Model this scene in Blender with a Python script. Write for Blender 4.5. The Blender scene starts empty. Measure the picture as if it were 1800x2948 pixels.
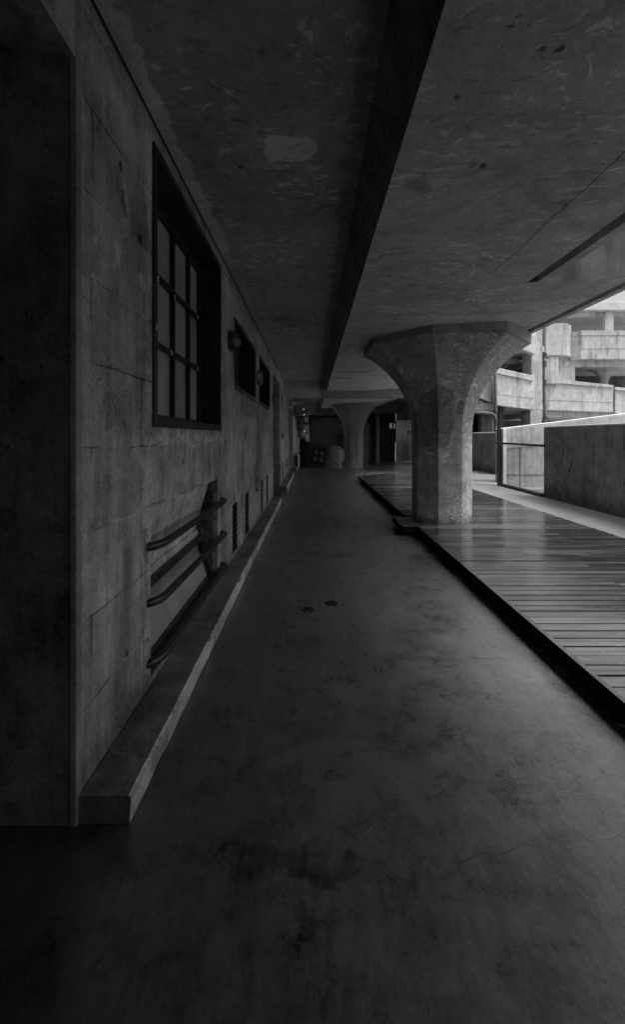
import bpy, bmesh, math, random
from mathutils import Vector
R = math.radians
random.seed(11)
sc = bpy.context.scene
col = sc.collection
F = 960.0      # focal length in reference units
EYE = 1.35

# ------------------------------------------------------------------ node helper
class NT:
    def __init__(s, name):
        s.m = bpy.data.materials.new(name); s.m.use_nodes = True
        s.t = s.m.node_tree; s.t.nodes.clear()
        s.out = s.t.nodes.new('ShaderNodeOutputMaterial')
    def n(s, typ, **kw):
        nd = s.t.nodes.new(typ)
        for k, v in kw.items(): setattr(nd, k, v)
        return nd
    def put(s, sock, v):
        if v is None: return
        if isinstance(v, bpy.types.NodeSocket): s.t.links.new(v, sock)
        else: sock.default_value = v
    def pos(s):
        return s.n('ShaderNodeTexCoord').outputs['Object']
    def mapping(s, v, scale=(1,1,1), loc=(0,0,0), rot=(0,0,0)):
        nd = s.n('ShaderNodeMapping'); s.put(nd.inputs['Vector'], v)
        nd.inputs['Scale'].default_value = scale; nd.inputs['Location'].default_value = loc; nd.inputs['Rotation'].default_value = rot
        return nd.outputs[0]
    def noise(s, v, scale, detail=4, rough=.55, dist=0):
        nd = s.n('ShaderNodeTexNoise'); s.put(nd.inputs['Vector'], v)
        nd.inputs['Scale'].default_value = scale; nd.inputs['Detail'].default_value = detail
        nd.inputs['Roughness'].default_value = rough; nd.inputs['Distortion'].default_value = dist
        return s.mr(nd.outputs['Fac'], .27, .73, 0., 1., False)
    def vor(s, v, scale, feature='F1'):
        nd = s.n('ShaderNodeTexVoronoi', feature=feature); s.put(nd.inputs['Vector'], v); nd.inputs['Scale'].default_value = scale
        return nd.outputs['Distance']
    def ma(s, op, a, b=None, c=None):
        nd = s.n('ShaderNodeMath', operation=op)
        for i, v in enumerate((a, b, c)): s.put(nd.inputs[i], v)
        return nd.outputs[0]
    def mr(s, v, a, b, c=0., d=1., smooth=True):
        nd = s.n('ShaderNodeMapRange', interpolation_type='SMOOTHSTEP' if smooth else 'LINEAR')
        for i, x in enumerate((v, a, b, c, d)): s.put(nd.inputs[i], x)
        return nd.outputs[0]
    def xyz(s, v):
        nd = s.n('ShaderNodeSeparateXYZ'); s.put(nd.inputs[0], v); return nd.outputs
    def comb(s, x=0., y=0., z=0.):
        nd = s.n('ShaderNodeCombineXYZ')
        for i, v in enumerate((x, y, z)): s.put(nd.inputs[i], v)
        return nd.outputs[0]
    def band(s, v, a, b, soft):      # 1 inside [a,b]
        return s.ma('MULTIPLY', s.mr(v, a-soft, a+soft), s.mr(v, b-soft, b+soft, 1., 0.))
    def finish(s, val, rough, height=None, bump=.3, dist=.01, spec=.4, metal=0., emit=None, coat=0., coat_rough=.1):
        p = s.n('ShaderNodeBsdfPrincipled')
        if isinstance(val, bpy.types.NodeSocket):
            cc = s.n('ShaderNodeCombineColor')
            v = s.ma('MAXIMUM', val, .004)
            for i in range(3): s.put(cc.inputs[i], v)
            s.t.links.new(cc.outputs[0], p.inputs['Base Color'])
        else: p.inputs['Base Color'].default_value = (val, val, val, 1)
        s.put(p.inputs['Roughness'], rough); s.put(p.inputs['Metallic'], metal); s.put(p.inputs['Specular IOR Level'], spec)
        if height is not None:
            b = s.n('ShaderNodeBump'); b.inputs['Strength'].default_value = bump; b.inputs['Distance'].default_value = dist
            s.put(b.inputs['Height'], height); s.t.links.new(b.outputs[0], p.inputs['Normal'])
            if coat: s.t.links.new(b.outputs[0], p.inputs['Coat Normal'])
        p.inputs['Coat Weight'].default_value = coat; p.inputs['Coat Roughness'].default_value = coat_rough
        if emit: p.inputs['Emission Color'].default_value = (1,1,1,1); p.inputs['Emission Strength'].default_value = emit
        s.t.links.new(p.outputs[0], s.out.inputs[0])
        return s.m

def plain(name, v, rough=.5, metal=0., spec=.4, var=.25, scale=9.):
    s = NT(name); P = s.pos()
    n = s.noise(P, scale, 6, .65)
    val = s.ma('MULTIPLY', v, s.mr(n, .25, .75, 1-var, 1+var))
    return s.finish(val, s.mr(n, .3, .7, rough-.08, rough+.1), s.noise(P, scale*9, 3), .12, .004, spec, metal)

def concrete(name, base, rough=.85, big=.25, fine=.14, streak=.0, fleck=.0, fleck_scale=(14, 30, 30), pits=.5,
             courses=False, bump=.35, spec=.25, stain=0., hook=None, rvar=.08, coat=0.):
    s = NT(name); P = s.pos()
    n1 = s.noise(P, .9, 5, .6, .4)
    n2 = s.noise(P, 5.5, 8, .68, .3)
    n3 = s.noise(P, 60, 4, .7)
    f = s.ma('ADD', 1., s.ma('MULTIPLY', big*2, s.ma('SUBTRACT', n1, .5)))
    f = s.ma('ADD', f, s.ma('MULTIPLY', big*2.4, s.ma('SUBTRACT', n2, .5)))
    f = s.ma('ADD', f, s.ma('MULTIPLY', fine*3, s.ma('SUBTRACT', n3, .5)))
    h = s.ma('ADD', s.ma('MULTIPLY', n2, .5), s.ma('MULTIPLY', n3, .16))
    if streak:
        ps = s.mapping(P, (7, 7, .55)); ns = s.noise(ps, 1.6, 7, .7, .2)
        ps2 = s.mapping(P, (26, 26, 1.2)); ns2 = s.noise(ps2, 1., 4, .6)
        f = s.ma('ADD', f, s.ma('MULTIPLY', streak*2, s.ma('SUBTRACT', ns, .5)))
        f = s.ma('ADD', f, s.ma('MULTIPLY', streak*.9, s.ma('SUBTRACT', ns2, .5)))
        h = s.ma('ADD', h, s.ma('MULTIPLY', ns, .25))
    if stain:
        st = s.mr(s.noise(s.mapping(P, (2.2, 2.2, .35)), 1., 5, .65, .6), .56, .85)
        f = s.ma('MULTIPLY', f, s.ma('SUBTRACT', 1., s.ma('MULTIPLY', st, stain)))
        wt = s.mr(s.noise(s.mapping(P, (5, 5, .6), (3,7,1)), 1., 6, .7, .5), .76, .92)
        f = s.ma('ADD', f, s.ma('MULTIPLY', wt, stain*.7))
    if fleck:
        pd = s.n('ShaderNodeVectorMath', operation='ADD'); s.put(pd.inputs[0], P)
        nn = s.n('ShaderNodeTexNoise'); nn.inputs['Scale'].default_value = 2.2; s.put(nn.inputs['Vector'], P)
        sc_ = s.n('ShaderNodeVectorMath', operation='SCALE'); s.put(sc_.inputs[0], nn.outputs['Color']); sc_.inputs['Scale'].default_value = .35
        s.put(pd.inputs[1], sc_.outputs[0])
        nf = s.noise(s.mapping(pd.outputs[0], fleck_scale), 1., 3, .55, .6)
        dens = s.noise(P, 1.7, 4, .6)
        fl = s.ma('MULTIPLY', s.mr(nf, .62, .80), s.mr(dens, .30, .70))
        f = s.ma('ADD', f, s.ma('MULTIPLY', fl, fleck))
        nd_ = s.noise(s.mapping(pd.outputs[0], tuple(c*.8 for c in fleck_scale), (5,2,9)), 1., 4, .6, .5)
        f = s.ma('MULTIPLY', f, s.mr(nd_, .62, .85, 1., .72))
        h = s.ma('ADD', h, s.ma('MULTIPLY', fl, .2))
    if courses:
        X = s.xyz(P)
        dj = s.ma('MULTIPLY', s.ma('SUBTRACT', s.noise(P, 3.4, 5), .5), .02)
        uv = s.comb(s.ma('ADD', X[1], dj), s.ma('ADD', s.ma('SUBTRACT', X[2], .057), dj), 0.)
        br = s.n('ShaderNodeTexBrick', offset=.42, squash=1.)
        s.put(br.inputs['Vector'], uv)
        br.inputs['Scale'].default_value = 1.; br.inputs['Mortar Size'].default_value = .0045; br.inputs['Mortar Smooth'].default_value = .6
        br.inputs['Brick Width'].default_value = .74; br.inputs['Row Height'].default_value = .313; br.inputs['Bias'].default_value = 0.
        br.inputs['Color1'].default_value = (.8,.8,.8,1); br.inputs['Color2'].default_value = (1.15,1.15,1.15,1); br.inputs['Mortar'].default_value = (1,1,1,1)
        bw = s.n('ShaderNodeRGBToBW'); s.put(bw.inputs[0], br.outputs['Color'])
        f = s.ma('MULTIPLY', f, s.ma('ADD', s.ma('MULTIPLY', s.ma('SUBTRACT', bw.outputs[0], 1.), .55), 1.))
        msk = br.outputs['Fac']
        jit = s.noise(P, 2.3, 3)
        msk = s.ma('MULTIPLY', msk, s.mr(s.noise(s.mapping(P, loc=(2,9,4)), 2.8, 4), .3, .55, .1, 1.))
        f = s.ma('ADD', f, s.ma('MULTIPLY', msk, s.mr(jit, .35, .62, -.6, .8)))
        h = s.ma('ADD', h, s.ma('MULTIPLY', msk, s.mr(jit, .40, .60, -1.2, .9)))
    if pits:
        vp = s.noise(P, 22, 2, .5, 1.5)
        pm = s.ma('MULTIPLY', s.mr(vp, .88, .95), s.mr(s.noise(P, 1.4, 3), .5, .75))
        f = s.ma('MULTIPLY', f, s.ma('SUBTRACT', 1., s.ma('MULTIPLY', pm, pits)))
        h = s.ma('SUBTRACT', h, s.ma('MULTIPLY', pm, .5))
    if hook: f, h = hook(s, P, f, h)
    val = s.ma('MULTIPLY', f, base)
    return s.finish(val, s.mr(n2, .3, .7, rough-rvar, rough+rvar), h, bump, .012, spec, coat=coat, coat_rough=.24)

# ------------------------------------------------------------------ mesh helper
class MB:
    def __init__(s): s.v = []; s.f = []
    def face(s, pts):
        i = len(s.v); s.v += [tuple(p) for p in pts]; s.f.append(tuple(range(i, i+len(pts)))); return s
    def box(s, x0, x1, y0, y1, z0, z1):
        x0, x1 = sorted((x0, x1)); y0, y1 = sorted((y0, y1)); z0, z1 = sorted((z0, z1))
        i = len(s.v)
        s.v += [(x0,y0,z0),(x1,y0,z0),(x1,y1,z0),(x0,y1,z0),(x0,y0,z1),(x1,y0,z1),(x1,y1,z1),(x0,y1,z1)]
        s.f += [tuple(i+k for k in q) for q in ((0,3,2,1),(4,5,6,7),(0,1,5,4),(1,2,6,5),(2,3,7,6),(3,0,4,7))]
        return s
    def prism(s, poly, axis, a, b, slope=None):
        """poly is a list of 2-D points; axis x: (y,z), axis y: (x,z), axis z: (x,y)"""
        def p3(u, w, t):
            return {'x': (t, u, w), 'y': (u, t, w), 'z': (u, w, t)}[axis]
        n = len(poly); i = len(s.v)
        s.v += [p3(u, w, a) for u, w in poly] + [p3(u, w, b) for u, w in poly]
        s.f.append(tuple(i+k for k in range(n))); s.f.append(tuple(i+n+k for k in reversed(range(n))))
        for k in range(n):
            l = (k+1) % n; s.f.append((i+k, i+n+k, i+n+l, i+l))
        return s
    def rings(s, rings, cap=True, closed=True):
        n = len(rings[0]); i0 = len(s.v)
        for r in rings: s.v += [tuple(p) for p in r]
        for a in range(len(rings)-1):
            for k in range(n if closed else n-1):
                l = (k+1) % n; i = i0+a*n
                s.f.append((i+k, i+l, i+n+l, i+n+k))
        if cap:
            s.f.append(tuple(i0+k for k in reversed(range(n)))); e = i0+(len(rings)-1)*n
            s.f.append(tuple(e+k for k in range(n)))
        return s
    def tube(s, pts, r, n=12):
        pts = [Vector(p) for p in pts]; rg = []; up = Vector((0,0,1))
        for i, p in enumerate(pts):
            d = (pts[min(i+1, len(pts)-1)] - pts[max(i-1, 0)]).normalized()
            a = d.cross(up)
            if a.length < .05: a = d.cross(Vector((1,0,0)))
            a.normalize(); b = d.cross(a)
            rr = r[i] if isinstance(r, (list, tuple)) else r
            rg.append([p + a*math.cos(2*math.pi*k/n)*rr + b*math.sin(2*math.pi*k/n)*rr for k in range(n)])
        return s.rings(rg)
    def lathe(s, c, prof, axis='z', n=20):
        rg = []
        for r, t in prof:
            ring = []
            for k in range(n):
                a = 2*math.pi*k/n; u, w = r*math.cos(a), r*math.sin(a)
                ring.append({'z': (c[0]+u, c[1]+w, c[2]+t), 'x': (c[0]+t, c[1]+u, c[2]+w), 'y': (c[0]+u, c[1]+t, c[2]+w)}[axis])
            rg.append(ring)
        return s.rings(rg)
    def build(s, name, mat, parent=None, bevel=0., smooth=False, seg=2):
        me = bpy.data.meshes.new(name); me.from_pydata(s.v, [], s.f); me.update()
        bm = bmesh.new(); bm.from_mesh(me)
        bmesh.ops.recalc_face_normals(bm, faces=bm.faces); bm.to_mesh(me); bm.free()
        me.materials.append(mat)
        o = bpy.data.objects.new(name, me); col.objects.link(o)
        if parent:
            o.parent = parent; bpy.context.view_layer.update()
            o.matrix_parent_inverse = parent.matrix_world.inverted()
        if smooth:
            for p in me.polygons: p.use_smooth = True
        if bevel:
            b = o.modifiers.new('Bevel', 'BEVEL'); b.width = bevel; b.segments = seg; b.limit_method = 'ANGLE'; b.angle_limit = R(35)
        return o

def tag(o, label=None, cat=None, group=None, kind=None):
    if label: o['label'] = label
    if cat: o['category'] = cat
    if group: o['group'] = group
    if kind: o['kind'] = kind
    return o
def thing(name, loc, label, cat, group=None):
    o = bpy.data.objects.new(name, None); col.objects.link(o); o.location = loc; o.empty_display_size = .2
    bpy.context.view_layer.update()
    return tag(o, label, cat, group)
def struct(o): o['kind'] = 'structure'; return o

# ------------------------------------------------------------------ materials
def floor_hook(s, P, f, h):
    X = s.xyz(P)
    def crack(x0, x1, y0, y1, w, seed, amp=.05, dark=.4):
        nonlocal f, h
        nz = s.noise(s.mapping(P, (1, 0, 0), (seed, 0, 0)), 1.9, 6, .52)
        line = s.ma('ADD', s.ma('ADD', y0 - x0*(y1-y0)/(x1-x0), s.ma('MULTIPLY', X[0], (y1-y0)/(x1-x0))), s.ma('MULTIPLY', s.ma('SUBTRACT', nz, .5), amp*2))
        d = s.ma('ABSOLUTE', s.ma('SUBTRACT', X[1], line))
        m = s.ma('MULTIPLY', s.mr(d, w*.4, w, 1., 0.), s.band(X[0], x0, x1, .05))
        f = s.ma('MULTIPLY', f, s.ma('SUBTRACT', 1., s.ma('MULTIPLY', m, dark)))
        h = s.ma('SUBTRACT', h, s.ma('MULTIPLY', m, .8))
    crack(.42, 1.5, 1.27, 1.43, .004, 3.1)
    crack(.30, 1.3, 2.44, 2.40, .005, 8.7)
    crack(-.5, 1.2, 4.5, 4.62, .009, 1.3, .04, .45)
    jx = s.ma('ADD', s.ma('MULTIPLY', s.ma('SUBTRACT', s.noise(P, 5., 6, .65), .5), .3), s.ma('MULTIPLY', s.ma('SUBTRACT', s.noise(P, 30., 4, .6), .5), .03))
    jy = s.ma('ADD', s.ma('MULTIPLY', s.ma('SUBTRACT', s.noise(s.mapping(P, loc=(4,1,7)), 5., 6, .65), .5), .2), s.ma('MULTIPLY', s.ma('SUBTRACT', s.noise(s.mapping(P, loc=(4,1,7)), 30., 4, .6), .5), .03))
    for sx, sy, rx, ry, am in ((-.08,1.26,.22,.05,.45),(.2,1.24,.3,.03,.3),(-.3,1.28,.25,.02,.35),(-.07,1.08,.04,.035,.5),(-.46,1.95,.05,.05,.45),(-.58,1.26,.09,.06,.4),(-.5,1.05,.2,.03,.35),(.9,2.9,.25,.12,.18),(1.1,1.75,.1,.05,.25),(.55,3.4,.02,.35,.3),(.7,2.6,.02,.3,.3),(.35,1.9,.5,.2,.15)):
        a = s.ma('DIVIDE', s.ma('SUBTRACT', s.ma('ADD', X[0], jx), sx), rx); b = s.ma('DIVIDE', s.ma('SUBTRACT', s.ma('ADD', X[1], jy), sy), ry)
        m = s.mr(s.ma('ADD', s.ma('MULTIPLY', a, a), s.ma('MULTIPLY', b, b)), .4, 1.5, 1., 0.)
        f = s.ma('MULTIPLY', f, s.ma('SUBTRACT', 1., s.ma('MULTIPLY', m, am)))
    # dark drips and blotches
    st = s.mr(s.noise(s.mapping(P, (1, .7, 1)), 2.6, 6, .7, .8), .45, 1.)
    f = s.ma('MULTIPLY', f, s.ma('SUBTRACT', 1., s.ma('MULTIPLY', st, .2)))
    sp = s.mr(s.noise(P, 8.5, 3, .5, .6), .86, .92)
    f = s.ma('MULTIPLY', f, s.ma('SUBTRACT', 1., s.ma('MULTIPLY', sp, .28)))
    pale = s.mr(s.noise(s.mapping(P, (1.2, .5, 1), (4,4,0)), 3.4, 6, .7, .5), .55, 1.05)
    f = s.ma('ADD', f, s.ma('MULTIPLY', pale, .3))
    gr = s.mr(s.noise(P, 95, 1, .5), .93, .98)
    f = s.ma('MULTIPLY', f, s.ma('SUBTRACT', 1., s.ma('MULTIPLY', gr, .5)))
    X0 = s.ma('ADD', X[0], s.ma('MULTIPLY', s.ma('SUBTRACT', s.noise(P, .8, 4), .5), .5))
    f = s.ma('MULTIPLY', f, s.mr(X0, -.9, .9, .62, 1.08))   # fall-off of daylight toward the wall, painted into the floor colour
    mo = s.noise(s.mapping(P, (1.6, .8, 1)), 17., 6, .75, .7)
    f = s.ma('ADD', f, s.ma('MULTIPLY', s.ma('SUBTRACT', mo, .5), .75))
    sc1 = s.noise(s.mapping(P, (3, 40, 1), (0,0,0), (0,0,.9)), 1., 3, .6, .5)
    sc2 = s.noise(s.mapping(P, (40, 3, 1), (0,0,0), (0,0,.35)), 1., 3, .6, .5)
    scm = s.mr(s.noise(P, 1.6, 4), .45, .75)
    f = s.ma('ADD', f, s.ma('MULTIPLY', s.ma('MULTIPLY', s.ma('SUBTRACT', sc1, .5), scm), .35))
    f = s.ma('ADD', f, s.ma('MULTIPLY', s.ma('SUBTRACT', sc2, .5), .14))
    h = s.ma('ADD', h, s.ma('MULTIPLY', s.ma('ADD', sc1, sc2), .14))
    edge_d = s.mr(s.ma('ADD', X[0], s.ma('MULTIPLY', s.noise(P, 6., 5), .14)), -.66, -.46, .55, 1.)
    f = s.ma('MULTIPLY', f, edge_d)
    # trowel ridges
    wv = s.n('ShaderNodeTexWave', wave_type='RINGS', rings_direction='Z'); s.put(wv.inputs['Vector'], s.mapping(P, (1,1,0), (-.4, 1.2, 0)))
    wv.inputs['Scale'].default_value = 14.; wv.inputs['Distortion'].default_value = 5.; wv.inputs['Detail'].default_value = 2.
    wm = s.mr(s.noise(P, 3.1, 3), .5, .66)
    h = s.ma('ADD', h, s.ma('MULTIPLY', s.ma('MULTIPLY', wv.outputs['Fac'], wm), .1))
    return f, h
def ceil_hook(lines, spots=(), peel_shade=False):
    def hk(s, P, f, h):
        X = s.xyz(P)
        if spots:
            jx = s.ma('MULTIPLY', s.ma('SUBTRACT', s.noise(P, 22., 4), .5), .02); jy = s.ma('MULTIPLY', s.ma('SUBTRACT', s.noise(s.mapping(P, loc=(3,5,1)), 22., 4), .5), .02)
            for sx, sy, sr in spots:
                dx = s.ma('SUBTRACT', s.ma('ADD', X[0], jx), sx); dy = s.ma('SUBTRACT', s.ma('ADD', X[1], jy), sy)
                dd = s.ma('SQRT', s.ma('ADD', s.ma('MULTIPLY', dx, dx), s.ma('MULTIPLY', dy, dy)))
                mm = s.mr(dd, sr*.6, sr*1.1, 1., 0.)
                f = s.ma('MULTIPLY', f, s.ma('SUBTRACT', 1., s.ma('MULTIPLY', mm, .7 if sr < .03 else .35)))
        if peel_shade:
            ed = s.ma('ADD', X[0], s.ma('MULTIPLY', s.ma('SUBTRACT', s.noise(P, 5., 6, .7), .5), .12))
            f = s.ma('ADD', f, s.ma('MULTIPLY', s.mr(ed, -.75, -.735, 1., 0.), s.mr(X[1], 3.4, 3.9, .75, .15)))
            f = s.ma('MULTIPLY', f, s.mr(s.ma('ADD', X[0], s.ma('MULTIPLY', s.noise(P, 9., 5), .1)), .20, .29, 1., .55))  # soft shadow beside the haunch painted into the ceiling colour
        bd = s.noise(s.mapping(P, (.6, 9, 1)), 1., 3, .5)
        f = s.ma('ADD', f, s.ma('MULTIPLY', s.ma('SUBTRACT', bd, .5), .16))
        for ax, c, w, a, b in lines:      # straight line at coordinate c of axis ax, between a and b of the other axis
            o = 1-ax
            j = s.ma('MULTIPLY', s.ma('SUBTRACT', s.noise(P, 1.5, 4), .5), .06)
            d = s.ma('ABSOLUTE', s.ma('SUBTRACT', s.ma('ADD', X[ax], j), c))
            m = s.ma('MULTIPLY', s.mr(d, w*.4, w, 1., 0.), s.band(X[o], a, b, .1))
            f = s.ma('MULTIPLY', f, s.ma('SUBTRACT', 1., s.ma('MULTIPLY', m, .8)))
            h = s.ma('SUBTRACT', h, s.ma('MULTIPLY', m, .8))
        st = s.mr(s.noise(P, 1.1, 6, .7, 1.), .6, .9)
        f = s.ma('MULTIPLY', f, s.ma('SUBTRACT', 1., s.ma('MULTIPLY', st, .25)))
        return f, h
    return hk
def column_hook(s, P, f, h):
    X = s.xyz(P)
    wob = s.ma('ADD', s.ma('MULTIPLY', s.ma('SUBTRACT', s.noise(P, 2.6, 3), .5), .16), s.ma('MULTIPLY', s.ma('SUBTRACT', s.noise(P, 14., 5), .5), .03))
    wo2 = s.ma('ADD', s.ma('MULTIPLY', s.ma('SUBTRACT', s.noise(s.mapping(P, loc=(7,2,4)), 2.6, 3), .5), .16), s.ma('MULTIPLY', s.ma('SUBTRACT', s.noise(s.mapping(P, loc=(7,2,4)), 14., 5), .5), .03))
    xx = s.ma('ADD', X[0], wob); zz = s.ma('ADD', X[2], wo2)
    # rounded damp patch on the left front face
    ex = s.ma('DIVIDE', s.ma('SUBTRACT', xx, -.2), .24); ez = s.ma('DIVIDE', s.ma('SUBTRACT', zz, 1.62), .42)
    e4 = s.ma('ADD', s.ma('POWER', s.ma('ABSOLUTE', ex), 4.), s.ma('POWER', s.ma('ABSOLUTE', ez), 4.))
    patch = s.ma('MULTIPLY', s.mr(e4, .85, 1.1, 1., 0.), s.mr(X[1], -.05, 0., 1., 0.))
    pour = s.mr(s.ma('ABSOLUTE', s.ma('SUBTRACT', zz, 1.2)), .0, .012, .25, 0.)
    f = s.ma('MULTIPLY', f, s.ma('SUBTRACT', 1., pour))
    f = s.ma('MULTIPLY', f, s.ma('SUBTRACT', 1., s.ma('MULTIPLY', patch, .38)))
    dx = s.ma('SUBTRACT', xx, .13); dz = s.ma('SUBTRACT', zz, 1.76)
    r = s.ma('SQRT', s.ma('ADD', s.ma('MULTIPLY', dx, dx), s.ma('MULTIPLY', dz, dz)))
    rs = s.ma('MULTIPLY', s.mr(r, .055, .075, 1., 0.), s.mr(X[1], -.02, 0., 1., 0.))
    f = s.ma('MULTIPLY', f, s.ma('SUBTRACT', 1., s.ma('MULTIPLY', rs, .45)))
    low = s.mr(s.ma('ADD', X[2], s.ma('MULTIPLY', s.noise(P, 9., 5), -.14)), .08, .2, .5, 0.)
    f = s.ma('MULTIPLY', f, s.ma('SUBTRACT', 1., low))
    return f, h

M = {}
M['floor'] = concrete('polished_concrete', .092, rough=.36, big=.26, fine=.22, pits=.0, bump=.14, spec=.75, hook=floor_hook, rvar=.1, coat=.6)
def wall_hook(s, P, f, h):
    X = s.xyz(P)
    def off(sc, a, l): return s.ma('MULTIPLY', s.ma('SUBTRACT', s.noise(s.mapping(P, loc=l), sc, 5, .65), .5), a)
    jy = s.ma('ADD', off(5., .1, (1,2,3)), off(24., .03, (4,2,3))); jz = s.ma('ADD', off(5., .1, (6,2,8)), off(24., .03, (4,9,3)))
    def spot(y, z, ry, rz, amt):
        nonlocal f, h
        a = s.ma('DIVIDE', s.ma('SUBTRACT', s.ma('ADD', X[1], jy), y), ry); b = s.ma('DIVIDE', s.ma('SUBTRACT', s.ma('ADD', X[2], jz), z), rz)
        m = s.mr(s.ma('ADD', s.ma('MULTIPLY', a, a), s.ma('MULTIPLY', b, b)), .5, 1.1, 1., 0.)
        f = s.ma('ADD', f, s.ma('MULTIPLY', m, amt)); h = s.ma('ADD', h, s.ma('MULTIPLY', m, .5 if amt > 0 else -1.))
    for a in ((1.51,2.11,.02,.05,.5),(1.67,2.10,.025,.06,.5),(1.90,2.08,.03,.06,.4),(1.50,1.93,.02,.05,.4),(1.705,2.37,.022,.05,-.6),(1.71,2.49,.012,.03,-.6),(1.9,2.30,.03,.02,-.4),
              (1.62,1.45,.05,.1,-.25),(1.86,1.15,.06,.12,-.25),(2.6,1.12,.25,.06,.2),(1.95,.8,.03,.09,-.45),(5.0,1.3,.25,.2,-.2),(6.9,1.2,.3,.2,.22)): spot(*a)
    rag = s.mr(s.noise(P, 13., 6, .75, .8), .45, .62)
    f = s.ma('ADD', f, s.ma('MULTIPLY', s.ma('MULTIPLY', s.band(s.ma('ADD', X[2], jz), 1.30, 1.36, .015), s.band(X[1], 2.0, 3.65, .03)), s.ma('MULTIPLY', rag, .6)))
    f = s.ma('ADD', f, s.ma('MULTIPLY', s.ma('MULTIPLY', s.band(s.ma('ADD', X[1], s.ma('MULTIPLY', jy, .5)), 1.95, 2.03, .008), s.mr(X[2], .0, .2)), s.mr(rag, 0., 1., .08, .45)))
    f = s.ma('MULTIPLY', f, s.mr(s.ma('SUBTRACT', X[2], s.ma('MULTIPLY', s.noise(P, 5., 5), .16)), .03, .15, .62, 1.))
    return f, h
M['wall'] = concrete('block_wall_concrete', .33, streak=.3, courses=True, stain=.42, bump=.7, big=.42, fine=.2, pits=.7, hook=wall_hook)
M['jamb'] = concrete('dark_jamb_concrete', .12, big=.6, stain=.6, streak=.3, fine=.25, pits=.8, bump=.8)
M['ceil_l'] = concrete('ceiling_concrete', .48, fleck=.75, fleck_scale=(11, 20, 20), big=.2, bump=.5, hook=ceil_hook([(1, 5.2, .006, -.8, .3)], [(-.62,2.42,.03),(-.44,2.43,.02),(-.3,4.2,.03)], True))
M['ceil_r'] = concrete('soffit_concrete', .6, fleck=.55, fleck_scale=(9, 21, 21), big=.18, bump=.5,
                       hook=ceil_hook([(0, 1.5, .006, 1.2, 3.3), (1, 4.45, .007, .4, 2.2), (1, 8.4, .05, .3, 1.15), (1, 9.37, .05, .3, 1.0)], [(.807,1.40,.013),(.87,1.405,.016),(.577,1.60,.014),(.80,2.0,.03),(.86,2.01,.025),(.556,2.15,.07),(.62,2.2,.05),(.66,3.4,.02),(.75,3.41,.015),(.9,6.9,.05),(1.2,7.6,.05)]))
M['haunch'] = concrete('shaded_haunch_concrete', .17, big=.5, streak=.3, fleck=.6, stain=.3)  # shade of the side turned from the opening put into its colour
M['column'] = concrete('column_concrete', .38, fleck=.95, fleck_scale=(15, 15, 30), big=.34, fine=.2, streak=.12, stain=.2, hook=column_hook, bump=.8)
M['column_far'] = concrete('shaded_far_column_concrete', .2, fleck=.3, big=.25, bump=.5)  # darker copy of the column concrete, the far column's shade in its colour
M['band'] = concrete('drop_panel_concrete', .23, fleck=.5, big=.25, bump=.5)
M['notch'] = concrete('shaded_notch_concrete', .17, stain=.4, big=.25, bump=.4)  # notch end face darkened in colour to stand for shade
M['bay'] = concrete('bay_concrete', .07, streak=.2, stain=.4, big=.3)
M['joint'] = concrete('joint_concrete', .34, stain=.4, big=.5)
M['trim'] = concrete('corner_render', .22, streak=.3, big=.4, stain=.4, fine=.2)
M['kerb'] = concrete('kerb_concrete', .13, big=.5, fine=.25, stain=.4, bump=.7, rough=.7)
M['kerb_edge'] = concrete('lit_kerb_edge_concrete', .42, big=.5, fine=.3, stain=.4, bump=.8)  # paler kerb side, light from the right put into its colour
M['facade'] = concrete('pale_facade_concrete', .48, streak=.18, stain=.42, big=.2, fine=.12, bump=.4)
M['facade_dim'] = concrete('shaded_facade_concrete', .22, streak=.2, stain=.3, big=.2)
def grime_hook(s, P, f, h):
    X = s.xyz(P)
    w_ = s.ma('MULTIPLY', s.noise(s.mapping(P, (6, 6, 1)), 1., 5, .6), .35)
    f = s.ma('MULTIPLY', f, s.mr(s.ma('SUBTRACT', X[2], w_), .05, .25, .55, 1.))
    dr = s.mr(s.noise(s.mapping(P, (9, 5, 2.2), (1,1,1)), 1., 6, .7, .6), .68, .84)
    f = s.ma('MULTIPLY', f, s.ma('SUBTRACT', 1., s.ma('MULTIPLY', s.ma('MULTIPLY', dr, s.band(X[2], .35, 1.25, .2)), .65)))
    return f, h
M['parapet'] = concrete('damp_parapet_concrete', .165, streak=.3, stain=.3, big=.35, bump=.4, hook=grime_hook)
M['cap'] = concrete('parapet_cap_concrete', .52, big=.12, bump=.2)
M['bridge'] = concrete('bridge_concrete', .31, streak=.25, stain=.5, big=.25)
M['walkway'] = concrete('walkway_concrete', .19, rough=.5, big=.15, bump=.15, spec=.5)
M['dark'] = concrete('dark_wall_concrete', .07, big=.4, stain=.4)
M['black'] = plain('black_painted_wall', .014, .7)
M['plaster'] = concrete('patchy_plaster', .36, big=.5, streak=.35, fleck=.9, fleck_scale=(30, 30, 30))
M['rubble'] = concrete('rubble_stone', .07, big=.9, pits=.9, bump=1.)
M['patch'] = concrete('plaster_patch', .85, big=.25, fleck=.3)
M['metal'] = plain('black_metal', .012, .42, .0, .5)
M['rail'] = plain('black_rail_paint', .012, .38, .0, .6)
M['pipe'] = plain('grey_pipe_paint', .085, .5, .2)
def steel_mat():
    s = NT('brushed_steel'); P = s.pos(); n = s.noise(s.mapping(P, (60, 60, .6)), 1., 4, .6)
    return s.finish(.26, s.mr(n, 0., 1., .2, .32), n, .04, .002, .5, 1.)
M['steel'] = steel_mat()
M['ground'] = concrete('yard_concrete', .3, big=.2)
M['cabinet'] = plain('cabinet_print', .12, .35, var=.9, scale=5.)
M['white'] = plain('white_plastic', .6, .45)
M['grey'] = plain('grey_plastic', .2, .5)
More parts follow.
